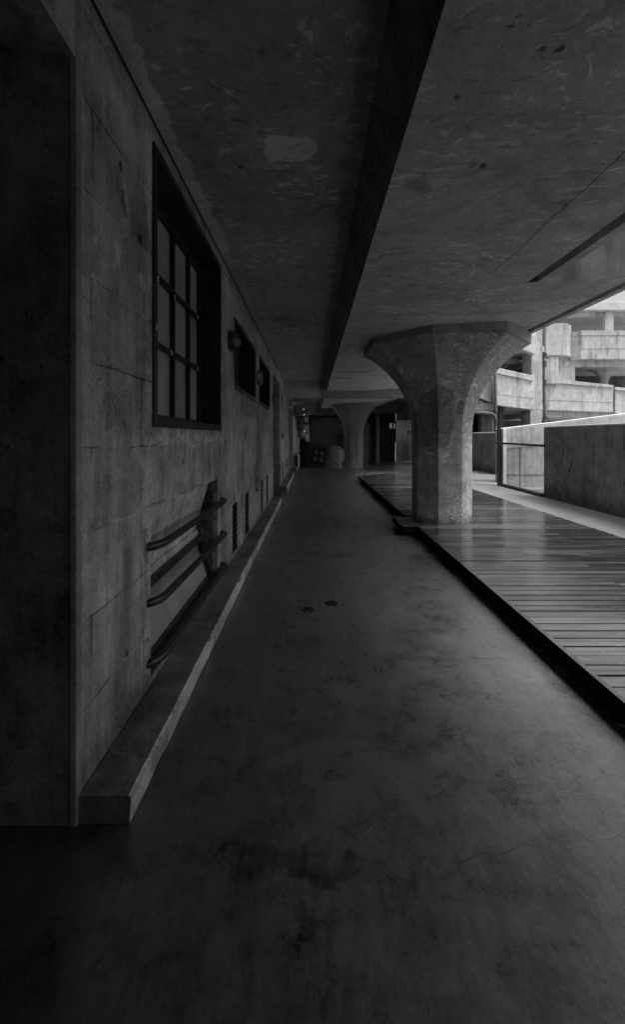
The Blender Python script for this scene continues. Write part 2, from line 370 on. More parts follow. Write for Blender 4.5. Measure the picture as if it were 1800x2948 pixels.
M['dome'] = plain('dark_red_plastic', .05, .3, spec=.6)
M['decal'] = plain('black_paint', .006, .7, spec=.2)
M['letter'] = plain('white_paint', .8, .6)
M['tape'] = plain('white_tape', .6, .6)
def pane_mat(name, v, rough):
    s = NT(name); P = s.pos(); n = s.noise(s.mapping(P, (1,1,.6)), 1.6, 4)
    X = s.xyz(P); wn = s.n('ShaderNodeTexWhiteNoise')
    s.put(wn.inputs['Vector'], s.comb(s.ma('FLOOR', s.ma('DIVIDE', s.ma('SUBTRACT', X[1], 2.12), .35)), s.ma('FLOOR', s.ma('DIVIDE', s.ma('SUBTRACT', X[2], 1.5), .43)), 0.))
    n = s.ma('ADD', s.ma('MULTIPLY', n, .6), s.ma('MULTIPLY', wn.outputs['Value'], .4))
    dust = s.mr(s.noise(P, 40., 4, .6), .5, .9, 0., .12)
    n = s.ma('ADD', n, dust)
    return s.finish(s.ma('MULTIPLY', v, s.mr(n, .3, .7, .8, 1.2)), rough, s.noise(P, 2., 2), .05, .02, .5)
M['pane'] = pane_mat('blanked_glass', .31, .35)
M['blackpane'] = pane_mat('black_glass', .006, .5)
def glass_mat():
    s = NT('clear_glass')
    t = s.n('ShaderNodeBsdfTransparent'); t.inputs[0].default_value = (.93,.93,.93,1)
    g = s.n('ShaderNodeBsdfGlossy'); g.inputs['Roughness'].default_value = .02
    lw_ = s.n('ShaderNodeLayerWeight'); lw_.inputs['Blend'].default_value = .5
    fr_ = s.ma('ADD', .03, s.ma('MULTIPLY', .8, s.ma('POWER', lw_.outputs['Facing'], 5.)))
    mx = s.n('ShaderNodeMixShader'); s.t.links.new(fr_, mx.inputs[0]); s.t.links.new(t.outputs[0], mx.inputs[1]); s.t.links.new(g.outputs[0], mx.inputs[2])
    s.t.links.new(mx.outputs[0], s.out.inputs[0]); return s.m
M['glass'] = glass_mat()
def lamp_mat():
    s = NT('lit_lamp'); return s.finish(.8, .5, emit=3.)
M['lit'] = lamp_mat()
M['glow_sign_letter'] = NT('glow_sign_letter').finish(.8, .5, emit=.14)  # faint glow added so the lettering reads in the dark lobby
def deck_mat():
    s = NT('wet_deck_timber'); P = s.pos()
    at = s.n('ShaderNodeAttribute', attribute_name='plank'); rnd = at.outputs['Fac']
    pv = s.n('ShaderNodeVectorMath', operation='ADD'); s.put(pv.inputs[0], P); s.put(pv.inputs[1], s.comb(s.ma('MULTIPLY', rnd, 37.), 0., 0.))
    g = s.noise(s.mapping(pv.outputs[0], (1.6, 42, 10)), 1., 6, .65, .3)
    g2 = s.noise(s.mapping(pv.outputs[0], (.8, 8, 4)), 1., 5, .6, .4)
    v = s.ma('MULTIPLY', .062, s.ma('ADD', .4, s.ma('MULTIPLY', rnd, .9)))
    v = s.ma('MULTIPLY', v, s.mr(g, .25, .75, .55, 1.5))
    wear = s.mr(g2, .52, .72); v = s.ma('ADD', v, s.ma('MULTIPLY', wear, .035))
    sp = s.mr(s.noise(s.mapping(pv.outputs[0], (14, 60, 20)), 1., 2, .5), .88, .95)
    v = s.ma('ADD', v, s.ma('MULTIPLY', sp, .09))
    h = s.ma('ADD', s.ma('MULTIPLY', g, .5), s.ma('MULTIPLY', g2, .5))
    rough = s.ma('ADD', s.mr(g2, .25, .85, .10, .34), s.ma('MULTIPLY', rnd, .06))
    return s.finish(v, rough, h, .2, .004, .6, coat=.7, coat_rough=.13)
M['deck'] = deck_mat()
M['deck_gap'] = plain('shade_black_board_edge', .008, .9, spec=.1)  # shade of the gaps and fascia painted near-black on board sides

# ------------------------------------------------------------------ setting: ground, floor, walkway, kerbs
struct(MB().face([(-300,-300,-4.5),(300,-300,-4.5),(300,400,-4.5),(-300,400,-4.5)]).build('ground', M['ground']))
struct(MB().prism([(-4,-7),(4.62,-7),(4.62,9.95),(5.85,12.6),(5.85,16.8),(8.1,16.8),(8.1,22),(1.62,22),(1.62,16.8),(-4,16.8)], 'z', -.3, 0.).build('floor', M['floor']))
struct(MB().prism([(3.78,-7),(4.69,-7),(4.66,10.0),(5.87,12.6),(5.87,14.25),(3.72,14.12),(3.72,9.0)], 'z', .01, .128).build('walkway', M['walkway']))
struct(MB().prism([(16.803,-.3),(16.803,0.),(26.2,-1.97),(26.2,-2.3)], 'x', -.80, 1.617).build('ramp', M['walkway']))
def kerb(y0, y1):
    rg = []; n = max(2, int((y1-y0)/.07)); rr = random.Random(int(y0*10))
    for i in range(n+1):
        yy = y0+(y1-y0)*i/n; a_ = rr.uniform(-.002, .002); b_ = rr.uniform(-.002, .002); c_ = rr.uniform(-.003, .002)
        if rr.random() < .08: b_ -= .006; c_ -= .006
        rg.append([(-.815,yy,.002),(-.637+a_,yy,.002),(-.633+b_,yy,.092+c_),(-.643+b_,yy,.1+c_*.3),(-.815,yy,.1)])
    k = MB().rings(rg).build('kerb', M['kerb'])
    k.data.materials.append(M['kerb_edge'])
    for p in k.data.polygons:
        if p.normal.x > .6: p.material_index = 1
    struct(k)
kerb(1.39, 8.25); kerb(9.92, 13.95); kerb(15.7, 16.6)

# ------------------------------------------------------------------ wooden deck
HD = .13
dk = thing('wooden_deck', (2.5, 6, 0), 'long dark wet timber deck of cross planks raised beside the concrete passage', 'deck')
vs, fs, rv = [], [], []
y = -2.0; pitch = .094
def deck_left(y):
    if 5.42 < y < 6.10: return 1.25
    if y > 12.3: return 1.437 + (y-12.3)*1.22
    return 1.46 - .0015*y
def deck_right(y): return 3.775 - .006*max(y, 0)
while y < 14.1:
    xl, xr = deck_left(y+pitch/2), deck_right(y)
    if xr - xl > .1:
        cuts = [xl]
        if random.random() < .55: 
            c = random.uniform(xl+.5, xr-.3) if xr-xl > 1 else None
            if c: cuts.append(c)
        cuts.append(xr)
        for a, b in zip(cuts[:-1], cuts[1:]):
            a2 = a+.0015 if a != xl else a; b2 = b-.0015 if b != xr else b
            w = pitch-.0065; dz = random.uniform(-.002, .002); r = random.random(); c = .0022; tl = random.uniform(-.0016, .0016)
            i = len(vs)
            for xx in (a2, b2):
                vs += [(xx, y, HD-.03), (xx, y, HD-c+dz-tl), (xx, y+c, HD+dz-tl), (xx, y+w-c, HD+dz+tl), (xx, y+w, HD-c+dz+tl), (xx, y+w, HD-.03)]
            for k in range(6):
                l = (k+1) % 6; fs.append((i+k, i+l, i+6+l, i+6+k)); rv.append(r)
            fs.append(tuple(i+k for k in reversed(range(6)))); rv.append(r)
            fs.append(tuple(i+6+k for k in range(6))); rv.append(r)
    y += pitch
me = bpy.data.meshes.new('decking'); me.from_pydata(vs, [], fs); me.update()
bm = bmesh.new(); bm.from_mesh(me); bmesh.ops.recalc_face_normals(bm, faces=bm.faces); bm.to_mesh(me); bm.free()
att = me.attributes.new('plank', 'FLOAT', 'FACE'); att.data.foreach_set('value', rv)
me.materials.append(M['deck']); me.materials.append(M['deck_gap'])
for p in me.polygons:
    if p.normal.z < .9: p.material_index = 1
o = bpy.data.objects.new('decking', me); col.objects.link(o); o.parent = dk; o.matrix_parent_inverse = dk.matrix_world.inverted()
fa = MB()
edge = [(1.463,-2.),(1.452,5.42),(1.245,5.42),(1.245,6.10),(1.451,6.10),(1.437,12.3),(3.70,14.155)]
for (xa, ya), (xb, yb) in zip(edge[:-1], edge[1:]):
    d = Vector((xb-xa, yb-ya, 0)).normalized(); n = Vector((-d.y, d.x, 0))*.028
    fa.prism([(xa-d.x*.0, ya), (xb, yb), (xb+n.x, yb+n.y), (xa+n.x, ya+n.y)], 'z', .058, HD+.001)
fo = fa.build('fascia', M['deck'], dk); fo.data.materials.append(M['deck_gap'])
for p in fo.data.polygons:
    if p.normal.z < .9: p.material_index = 1
MB().box(1.5, 3.7, -2, 12.2, .05, .095).build('light_block_bearer', M['black'], dk)  # black sheet under the boards, widened to stop light through the gaps

# ------------------------------------------------------------------ left block wall with openings
def wall_holes(x0, x1, y0, y1, z0, z1, holes):
    """wall between x0 (visible face) and x1; openings pass right through"""
    mb = MB()
    ys = sorted({y0, y1, *[h[0] for h in holes], *[h[1] for h in holes]}); zs = sorted({z0, z1, *[h[2] for h in holes], *[h[3] for h in holes]})
    ys = [v for v in ys if y0 <= v <= y1]; zs = [v for v in zs if z0 <= v <= z1]
    inside = lambda y, z: any(h[0] < y < h[1] and h[2] < z < h[3] for h in holes)
    G = [[inside((a+b)/2, (c+d)/2) for c, d in zip(zs[:-1], zs[1:])] for a, b in zip(ys[:-1], ys[1:])]
    ny, nz = len(G), len(G[0])
    for i in range(ny):
        for j in range(nz):
            if G[i][j]: continue
            a, b, c, d = ys[i], ys[i+1], zs[j], zs[j+1]
            for x in (x0, x1): mb.face([(x,a,c),(x,b,c),(x,b,d),(x,a,d)])
            if i == 0 or G[i-1][j]: mb.face([(x0,a,c),(x1,a,c),(x1,a,d),(x0,a,d)])
            if i == ny-1 or G[i+1][j]: mb.face([(x0,b,c),(x1,b,c),(x1,b,d),(x0,b,d)])
            if j == 0 or G[i][j-1]: mb.face([(x0,a,c),(x0,b,c),(x1,b,c),(x1,a,c)])
            if j == nz-1 or G[i][j+1]: mb.face([(x0,a,d),(x0,b,d),(x1,b,d),(x1,a,d)])
    return mb
def weld(o):
    bm = bmesh.new(); bm.from_mesh(o.data); bmesh.ops.remove_doubles(bm, verts=bm.verts, dist=1e-5)
    bmesh.ops.recalc_face_normals(bm, faces=bm.faces); bm.to_mesh(o.data); bm.free(); return o
WX = -.82
VENTS = [(4.08,4.36),(4.86,5.13),(6.35,6.6),(7.12,7.38),(10.02,10.3),(10.8,11.1),(12.3,12.6),(13.1,13.38)]
DOORS = [(-.17,1.386),(8.34,9.9),(14.06,15.6)]
WIN = [(2.04,3.55,1.40,2.86),(4.18,5.68,1.84,2.60),(6.13,7.57,1.84,2.60)]
REC = (2.02,3.46,.125,.985)
holes = [(a, b, -.1, 2.66) for a, b in DOORS] + WIN + [REC] + [(a, b, .13, .645) for a, b in VENTS]
lw = thing('block_wall', (WX, 5, 0), 'long stained concrete block wall with black windows along the left of the passage', 'wall')
o = weld(wall_holes(WX, -1.27, -7, 16.5, .0, 2.955, holes).build('wall_body', M['wall'], lw))
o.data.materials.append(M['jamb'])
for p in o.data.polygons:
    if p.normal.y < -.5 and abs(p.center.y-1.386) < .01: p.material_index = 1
MB().box(-.823, -.90, -7, 16.5, 2.956, 2.989).build('shadow_gap', M['black'], lw)
MB().box(-1.95, -2.1, -7, 16.5, 0., 2.98).build('inner_wall', M['black'], lw)
MB().box(WX+.004, WX-.02, 1.379, 1.412, .0, 2.955).build('corner_trim', M['trim'], lw, bevel=.004)
# large glazed window
def bar(mb, x0, x1, y0, y1, z0, z1): mb.box(x0, x1, y0, y1, z0, z1)
a, b, c, d = WIN[0]
mb = MB(); t = .045
mb.box(WX+.012, -1.06, a, a+t, c, d).box(WX+.012, -1.06, b-t, b, c, d).box(WX+.012, -1.06, a+t, b-t, c, c+.05).box(WX+.012, -1.06, a+t, b-t, d-t, d)
w1 = mb.build('window', M['metal'], lw, bevel=.003); tag(w1, 'large black framed window of small square grey panes')
mb = MB(); px = -.985
for yy in (2.12, 2.47, 2.82, 3.17): mb.box(px+.012, px-.02, yy-.012, yy+.012, c+.05, d-t)
mb.box(px+.014, px-.02, 3.46, b-t, c+.05, d-t)
for zz in (1.93, 2.36): mb.box(px+.016, px-.018, a+t, 3.46, zz-.013, zz+.013)
mb.box(px+.02, px-.02, a+t, b-t, c+.05, c+.085); mb.box(px+.02, px-.02, a+t, b-t, d-t-.05, d-t)
mb.build('glazing_bar', M['metal'], w1)
MB().box(px-.022, px-.03, a+t, b-t, c+.05, d-t).build('pane', M['pane'], w1)
mb = MB()
for yy, zz in ((2.5, 2.34), (2.8, 2.33), (3.36, 2.36), (2.74, 1.93), (3.36, 1.93)): mb.box(px+.017, px+.02, yy-.008, yy+.008, zz-.025, zz+.015)
mb.box(WX+.013, WX+.016, 2.055, 2.066, 1.9, 1.93)
for zz in (1.72, 1.93, 2.2, 2.34): mb.box(WX+.013, WX+.016, 3.515, 3.53, zz, zz+.022)
mb.build('clip', M['tape'], w1)
for k in (1, 2):
    a, b, c, d = WIN[k]; t = .055
    mb = MB().box(WX+.01, -1.1, a, a+t*.4, c, d).box(WX+.01, -1.1, b-t*.4, b, c, d).box(WX+.01, -1.1, a+t*.4, b-t*.4, c, c+t).box(WX+.01, -1.1, a+t*.4, b-t*.4, d-t, d)
    wk = mb.build('window', M['metal'], lw)
    MB().box(-1.02, -1.03, a+t*.4, b-t*.4, c+t, d-t).build('pane', M['blackpane'], wk)
for a, b in VENTS:
    mb = MB().box(WX-.035, WX-.06, a, b, .13, .645)
    n = 9
    for k in range(n): mb.box(WX-.004, WX-.03, a, b, .145+k*.056, .165+k*.056)
    mb.box(WX-.006, WX-.03, a, a+.02, .13, .645).box(WX-.006, WX-.03, b-.02, b, .13, .645)
    mb.build('vent_grille', M['metal'], lw)
# recess with sloping plaster, tilted basement window and three rails
ya, yb = REC[0]+.004, REC[1]-.004
MB().prism([(-.87,.984),(-.99,.57),(-1.1,.57),(-1.1,.984)], 'y', ya, yb-.09).build('sloping_plaster', M['plaster'], lw)
MB().prism([(-.97,.57),(-1.1,.57),(-1.1,.53),(-.965,.525)], 'y', ya, yb-.09).build('recess_ledge', M['wall'], lw)
mb = MB()
random.seed(5)
for k in range(26):
    z = random.uniform(.16, .95); xx = random.uniform(-1.0, -.87); r = random.uniform(.03, .055)
    mb.lathe((xx, yb-.015, z), [(.002,-r*.75),(r*.6,-r*.6),(r,-.1*r),(r*.7,r*.4)], 'y', 7)
mb.box(-.86, -1.1, yb-.028, yb, .13, .98)
mb.build('broken_masonry', M['rubble'], lw)
def slab2(mb, p, q, th, y0, y1):
    d = Vector((q[0]-p[0], q[1]-p[1])).normalized(); n = Vector((d.y, -d.x))*th
    mb.prism([p, q, (q[0]-n.x, q[1]-n.y), (p[0]-n.x, p[1]-n.y)], 'y', y0, y1)
T, B = (-.965,.522), (-.845,.165)
L = lambda t: (T[0]+(B[0]-T[0])*t, T[1]+(B[1]-T[1])*t)
mb = MB()
slab2(mb, L(0), L(.12), .03, ya, yb-.12); slab2(mb, L(.86), L(1.), .03, ya, yb-.12)
slab2(mb, L(.12), L(.86), .03, yb-.17, yb-.12); slab2(mb, L(.12), L(.86), .03, ya, ya+.03)
mb.box(-.83, -1.2, ya, yb, .126, .164)
bw_ = mb.build('basement_window', M['metal'], lw); tag(bw_, 'tilted low window behind three black rails')
mb = MB(); slab2(mb, (L(.1)[0]-.02, L(.1)[1]), (L(.88)[0]-.02, L(.88)[1]), .01, ya+.02, yb-.14); mb.build('pane', M['pane'], bw_)
for z0, z1 in ((.80,.785),(.52,.49),(.218,.212)):
    pts = []
    for k in range(7):
        a_ = k/6*math.pi/2; pts.append((WX-.02+.07*math.sin(a_), 1.985+.12*(1-math.cos(a_)), z0))
    for k in range(1, 7):
        pts.append((WX+.05, 2.105+(3.50-2.105)*k/6, z0+(z1-z0)*k/6))
    for k in range(1, 7):
        a_ = k/6*math.pi/2; pts.append((WX+.05-.07*(1-math.cos(a_)), 3.50+.075*math.sin(a_), z1))
    MB().tube(pts, .0215, 14).build('guard_rail', M['rail'], lw, smooth=True)
# dark door leaves set back inside the doorways
for a, b in DOORS[1:]:
    MB().box(-1.20, -1.25, a+.002, b-.002, .0, 2.655).build('door', M['black'], lw)

# farther stretch of wall beside the descending ramp, its openings lit from outside
rw = thing('ramp_side_wall', (WX, 21, -1), 'far wall with pale daylit openings beside the descending ramp', 'wall')
HF = [(17.0,18.5,.5,2.28),(19.0,20.0,.5,2.2),(21.0,22.0,.3,1.7),(22.9,24.6,-.6,1.3)]
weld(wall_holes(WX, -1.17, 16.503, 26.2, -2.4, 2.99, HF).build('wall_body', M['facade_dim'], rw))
for a, b, c, d in HF:
    MB().box(WX+.0, -1.10, b-.035, b-.004, c+.002, d-.002).box(-1.02, -1.08, a, b, c+.002, c+.04).build('window_jamb', M['cap'], rw)
for zz in (.55, .85):
    MB().tube([(WX+.01,21.0,zz),(WX+.09,21.05,zz),(WX+.09,22.3,zz-.2),(WX+.01,22.35,zz-.2)], .02, 8).build('handrail', M['rail'], rw)

# ------------------------------------------------------------------ ceilings
UP = 7.6
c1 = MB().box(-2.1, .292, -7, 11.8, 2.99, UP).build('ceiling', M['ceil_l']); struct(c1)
pts = [(-.270,2.19),(-.2,2.175),(-.12,2.19),(-.03,2.185),(.03,2.25),(.022,2.3),(-.03,2.36),(-.10,2.385),(-.19,2.37),(-.255,2.38),(-.285,2.31),(-.268,2.25)]
pa = MB().prism(pts, 'z', 2.984, 2.995).build('plaster_patch', M['patch'], c1, bevel=.003)
H2 = 2.71
def soffit(x_end, y0, y1, x_in=.416):
    zr = H2 + (x_end-1.5)*.047
    poly = [(.292,2.991),(x_in,H2),(1.5,H2),(x_end-.17,zr-.006),(x_end-.17,zr+.16),(x_end-.085,zr+.16),(x_end-.085,zr-.008),(x_end,zr-.004),(x_end,zr+.5),(x_end-.01,UP),(.292,UP)]
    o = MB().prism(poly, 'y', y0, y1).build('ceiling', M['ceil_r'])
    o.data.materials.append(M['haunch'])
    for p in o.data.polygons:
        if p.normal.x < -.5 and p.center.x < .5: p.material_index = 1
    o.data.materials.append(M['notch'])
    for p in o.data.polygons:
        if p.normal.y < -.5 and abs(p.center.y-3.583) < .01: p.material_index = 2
    return struct(o)
soffit(2.10, -7, 3.58)
struct(MB().box(2.08, 6.3, 1.9, 3.5, 5.6, 5.9).build('ceiling', M['ceil_r']))  # unseen slab added high over the notch to shade the floor
struct(MB().box(2.103, 4.75, -7, .7, 2.76, 3.3).build('ceiling', M['ceil_r'])); soffit(3.06, 3.583, 11.8)  # the box is an unseen canopy added to keep sun off the near floor
bmz = MB().box(-.815, 3.2, 11.803, 12.4, 2.53, 3.2).build('crossbeam', M['ceil_l'], bevel=.012)
tag(bmz, 'nearer concrete crossbeam spanning the passage ceiling past the first column', 'beam')
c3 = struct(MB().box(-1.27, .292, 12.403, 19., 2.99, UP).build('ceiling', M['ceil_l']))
soffit(3.2, 12.403, 19.2)
struct(MB().box(-2.1, 3.2, 11.81, 12.39, 3.21, UP).build('ceiling', M['ceil_l']))
bm2 = MB().box(-.815, 2.2, 19.203, 19.6, 2.42, 3.2).build('crossbeam', M['ceil_l'], bevel=.012); tag(bm2, 'farther concrete crossbeam where the ramp starts to descend', 'beam')
# descending soffit over the ramp, with its rib and drop beams
st_ = thing('ramp_soffit', (.5, 22, 2), 'sloping concrete underside with a long rib above the descending ramp', 'soffit')
MB().prism([(19.6,2.50),(26.2,1.08),(26.2,4.),(19.6,4.)], 'x', -1.2, -.42).build('sloping_slab', M['cap'], st_)
MB().prism([(19.6,2.25),(25.3,.98),(25.3,3.),(19.6,3.)], 'x', -.418, -.17).build('rib', M['facade'], st_, bevel=.03)
MB().prism([(-.168,1.58),(2.2,1.50),(2.2,3.9),(-.168,3.9)], 'y', 21., 21.3).build('drop_beam', M['bridge'], st_)
MB().prism([(-.168,.98),(1.5,.82),(2.2,.2),(2.2,3.9),(-.168,3.9)], 'y', 23., 23.3).build('drop_beam', M['bridge'], st_)
MB().prism([(19.6,2.9),(26.2,2.4),(26.2,UP),(19.6,UP)], 'x', -.168, 2.2).build('upper_slab', M['dark'], st_)
ew = thing('ramp_end_wall', (.6, 25.7, -1.5), 'dark blank wall closing the bottom of the ramp with one pale lit bay', 'wall')
MB().box(-1.2, 1.12, 25.7, 25.9, -2.5, 4).build('wall_body', M['dark'], ew)
MB().box(1.122, 2.6, 25.72, 25.9, -2.5, .85).build('pale_bay', M['bay'], ew)
MB().box(1.122, 2.6, 25.715, 25.9, .85, 4).build('wall_body', M['dark'], ew)
rt = MB().prism([(2.2,17.6),(2.45,17.6),(2.45,25.0),(2.2,25.0)], 'z', -2.4, 3.9).build('ramp_inner_wall', M['dark'])
tag(rt, 'dark wall between the descending ramp and the lift lobby behind the far column', 'wall')
cb = thing('display_case', (.4, 25.6, -.4), 'black framed four pane display case on the wall at the bottom of the ramp', 'display case')
MB().box(-.02, .84, 25.64, 25.69, -.40, .60).build('backboard', M['black'], cb)
for (x0, x1, z0, z1) in ((.07,.37,-.3,.05),(.45,.75,-.3,.05),(.07,.37,.15,.5),(.45,.75,.15,.5)):
    MB().box(x0, x1, 25.62, 25.638, z0, z1).build('pane', M['cabinet'], cb)
bx_ = MB().box(-.62, -.42, 25.6, 25.69, .48, .66).build('junction_box', M['grey'], bevel=.01); tag(bx_, 'small grey junction box on dark wall left of the display case', 'junction box')
pp = thing('overhead_pipe', (.6, 20.8, 2.3), 'black pipe that dips under the sloping rib above the ramp', 'pipe')
MB().tube([(-.75,18.9,2.30),(-.42,18.9,2.30),(-.41,18.9,2.25),(-.41,18.9,1.98),(-.38,18.9,1.94),(-.2,18.9,1.94),(-.16,18.9,1.98),(-.16,18.9,2.22),(-.12,18.9,2.27),(1.4,18.95,2.30)], .035, 10).build('pipe_run', M['metal'], pp, smooth=True)
MB().tube([(-.75,18.85,2.42),(-.40,18.85,2.42),(-.40,18.85,2.9)], .018, 8).build('conduit', M['metal'], pp, smooth=True)
for k, (x, z, w) in enumerate(((-.42, 2.63, 'upper'), (-.40, 2.37, 'middle'), (-.375, 1.6, 'lowest'))):
    lp = thing('spot_lamp', (x, 18.8, z), w+' of three tiny lit spot lamps by the overhead pipe at the far end', 'lamp', 'spot lamps by the overhead pipe')
    MB().lathe((x, 18.79, z), [(.002,-.03),(.012,-.028),(.012,.0)], 'y', 10).build('lens', M['lit'], lp)
    MB().lathe((x, 18.81, z), [(.016,-.03),(.018,.0),(.014,.05)], 'y', 10).build('housing', M['metal'], lp)

# ------------------------------------------------------------------ mushroom columns
def oct_ring(cx, cy, a, z):
    k = a*math.tan(math.pi/8)
    return [(cx+x, cy+y, z) for x, y in ((-k,-a),(k,-a),(a,-k),(a,k),(k,a),(-k,a),(-a,k),(-a,-k))]
def mushroom(cx, cy, z0, zc, label, a=.397, top=H2, e=.685, mat=M['column'], band=.09, group='mushroom columns along the passage', parent=None):
    if parent is None: t = thing('mushroom_column', (cx, cy, z0), label, 'column', group)
    else: t = parent
    hh = top-band-zc; Rr = (e*e+hh*hh)/(2*e); th = math.asin(min(1, hh/Rr))
    s = MB().rings([oct_ring(0, 0, a, 0.), oct_ring(0, 0, a, .9), oct_ring(0, 0, a, zc-z0)])
    rg = []
    for k in range(13):
        t_ = th*k/12; rg.append(oct_ring(0, 0, a+Rr*(1-math.cos(t_)), zc-z0+Rr*math.sin(t_)))
    c = MB().rings(rg)
    at_ = a+e
    d = MB().rings([oct_ring(0, 0, at_+.012, top-band-z0+.002), oct_ring(0, 0, at_+.018, top-z0+.07)])
    for m_, nm in ((s, 'shaft'), (c, 'capital'), (d, 'drop_panel')):
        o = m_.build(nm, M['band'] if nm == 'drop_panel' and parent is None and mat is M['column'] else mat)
        if parent is None: o.parent = t
        else:
            o.location = (cx, cy, z0); o.parent = t; o.matrix_parent_inverse = t.matrix_world.inverted()
        b = o.modifiers.new('Bevel', 'BEVEL'); b.width = .006; b.segments = 2; b.limit_method = 'ANGLE'; b.angle_limit = R(28)
    return t
mushroom(1.92, 5.95, 0., 1.40, 'big pale octagonal mushroom column rising through the edge of the timber deck')
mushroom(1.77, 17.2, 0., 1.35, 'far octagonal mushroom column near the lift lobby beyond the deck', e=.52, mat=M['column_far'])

# ------------------------------------------------------------------ parapets, glass barrier, bridge
def parapet(label, pts, z0, z1, th, mat, capmat, name='parapet_wall'):
    t = thing(name, (pts[0][0], pts[0][1], z0), label, 'wall')
    w = MB(); c = MB()
    (xa, ya), (xb, yb) = pts
    d = Vector((xb-xa, yb-ya)).normalized(); n = Vector((d.y, -d.x))*th
    za, zb = z1 if isinstance(z1, tuple) else (z1, z1)
    def quad(mb, o0, o1, lo, hi):
        m = Vector((d.y, -d.x))
        r = []
        for (px_, py_), h in ((pts[0], za), (pts[1], zb)):
            r.append([(px_+m.x*o0, py_+m.y*o0, lo(h)), (px_+m.x*o1, py_+m.y*o1, lo(h)), (px_+m.x*o1, py_+m.y*o1, hi(h)), (px_+m.x*o0, py_+m.y*o0, hi(h))])
        mb.rings(r)
    quad(w, 0, th, lambda h: z0, lambda h: h-.035)
    quad(c, -.004, th+.004, lambda h: h-.035, lambda h: h)
    w.build('wall_body', mat, t, bevel=.012); c.build('coping', capmat, t, bevel=.016, seg=3)
    return t
parapet('near dark damp parapet wall at the right beside the walkway', [(4.74,-7.),(4.68,8.08)], -.3, 1.555, .22, M['parapet'], M['cap'])
parapet('farther dark parapet wall seen between the big column and the glass barrier', [(5.97,12.75),(5.80,19.4)], -.3, 1.49, .22, M['parapet'], M['cap'])
parapet('pale bridge parapet rising to the right behind the glass barrier', [(4.98,10.62),(10.6,10.62)], -2.2, (1.56,2.24), -.25, M['bridge'], M['cap'], 'bridge_parapet')
bt = bpy.data.objects['bridge_parapet']
MB().prism([(4.98,1.0),(8.3,1.42),(10.6,1.70),(10.6,2.19),(8.3,1.86),(4.98,1.515)], 'y', 10.60, 10.622).build('upper_band', M['bridge'], bt)
MB().box(5.52,5.535,10.612,10.63,-2,1.05).box(4.99,10.5,10.612,10.63,.32,.332).build('joint', M['dark'], bt)
struct(MB().prism([(4.66,10.0),(10.6,10.9),(10.6,12.7),(5.87,12.7)], 'z', -.25, .0).build('bridge', M['walkway']))
gb = thing('glass_barrier', (4.66, 9.1, .13), 'clear glass barrier with black post and round handrail between the parapet walls', 'barrier')
MB().box(4.625,4.695,9.93,10.0,.0,1.56).build('post', M['metal'], gb, bevel=.006)
MB().box(4.63,4.70,8.10,9.928,.06,.18).build('base_rail', M['metal'], gb, bevel=.004)
MB().box(4.655,4.70,8.10,9.928,.182,.2).build('trim_strip', M['steel'], gb)
MB().box(4.668,4.68,8.10,9.93,.19,1.14).build('pane', M['glass'], gb)
MB().tube([(4.60,10.02,1.185),(4.62,9.0,1.178),(4.665,8.02,1.165)], .026, 12).build('handrail', M['rail'], gb, smooth=True)
MB().box(4.71,4.80,9.86,9.99,.0,1.55).build('concrete_end', M['cap'], gb, bevel=.01)

# ------------------------------------------------------------------ building across the yard
def q9(zx, zy, Y): return ((434.5+.21111*zx)*Y/F, EYE+(314.7-.21111*zy)*Y/F)
def q4(zx, zy, Y): return ((384.4+.24444*zx)*Y/F, EYE+(364.8-.24444*zy)*Y/F)
fb = thing('ramp_building', (11, 18, -4), 'pale concrete ramped building with balconies and dark openings across the yard', 'building')
def panel(name, pts, Y, depth, mat=M['facade'], q=q9, bevel=.02):
    return MB().prism([q(x, z, Y) for x, z in pts], 'y', Y, Y+depth).build(name, mat, fb, bevel=bevel)
panel('pier', [(440,230),(565,230),(565,1189),(440,1189)], 17.0, .8)
panel('pier', [(425,1190),(556,1190),(556,2200),(425,2200)], 17.0, .8)
r1 = panel('ramp_parapet', [(30,703),(475,801),(475,1190),(30,1136)], 16.75, .25)
MB().prism([q9(x, z, 16.7) for x, z in ((28,704),(462,802),(462,862),(28,768))], 'y', 16.69, 16.748).build('cap_band', M['facade'], r1, bevel=.01)
MB().prism([q9(x, z, 16.7) for x, z in ((28,1003),(462,1055),(462,1060),(28,1008))], 'y', 16.742, 16.749).build('joint', M['joint'], r1)
panel('ramp_parapet', [(200,300),(482,340),(482,556),(200,449)], 16.75, .25)
b2 = MB().prism([(9.94,17.),(10.87,17.),(11.25,17.35),(11.25,18.6),(9.94,18.6)], 'z', 4.79, 6.17).build('corner_block', M['facade'], fb, bevel=.025)
MB().box(9.94, 10.53, 17.06, 18.6, 3.6, 4.788).build('pier', M['facade'], fb, bevel=.02)
panel('wall_panel', [(730,566),(938,566),(938,900),(730,900)], 17.5, .6)
ub = MB().prism([(11.25,17.37),(11.52,17.1),(17,17.1),(17,18.0),(11.25,18.0)], 'z', 4.66, 5.87).build('balcony', M['facade'], fb, bevel=.015)
MB().prism([(11.252,17.33),(11.505,17.06),(17,17.06),(17,17.098),(11.52,17.098),(11.252,17.368)], 'z', 5.67, 5.875).build('cap_band', M['facade'], ub, bevel=.01)
MB().box(11.53, 17, 17.085, 17.098, 5.1, 5.115).build('joint', M['joint'], ub)
MB().box(11.0, 17, 17.47, 18.0, 4.40, 4.655).build('balcony_beam', M['facade'], fb, bevel=.02)
lb = panel('balcony', [(597,822),(1370,905),(1370,1217),(597,1190)], 17.2, .25)
MB().prism([q9(x, z, 17.15) for x, z in ((615,824),(1372,907),(1372,938),(615,876))], 'y', 17.14, 17.198).build('cap_band', M['facade'], lb, bevel=.01)
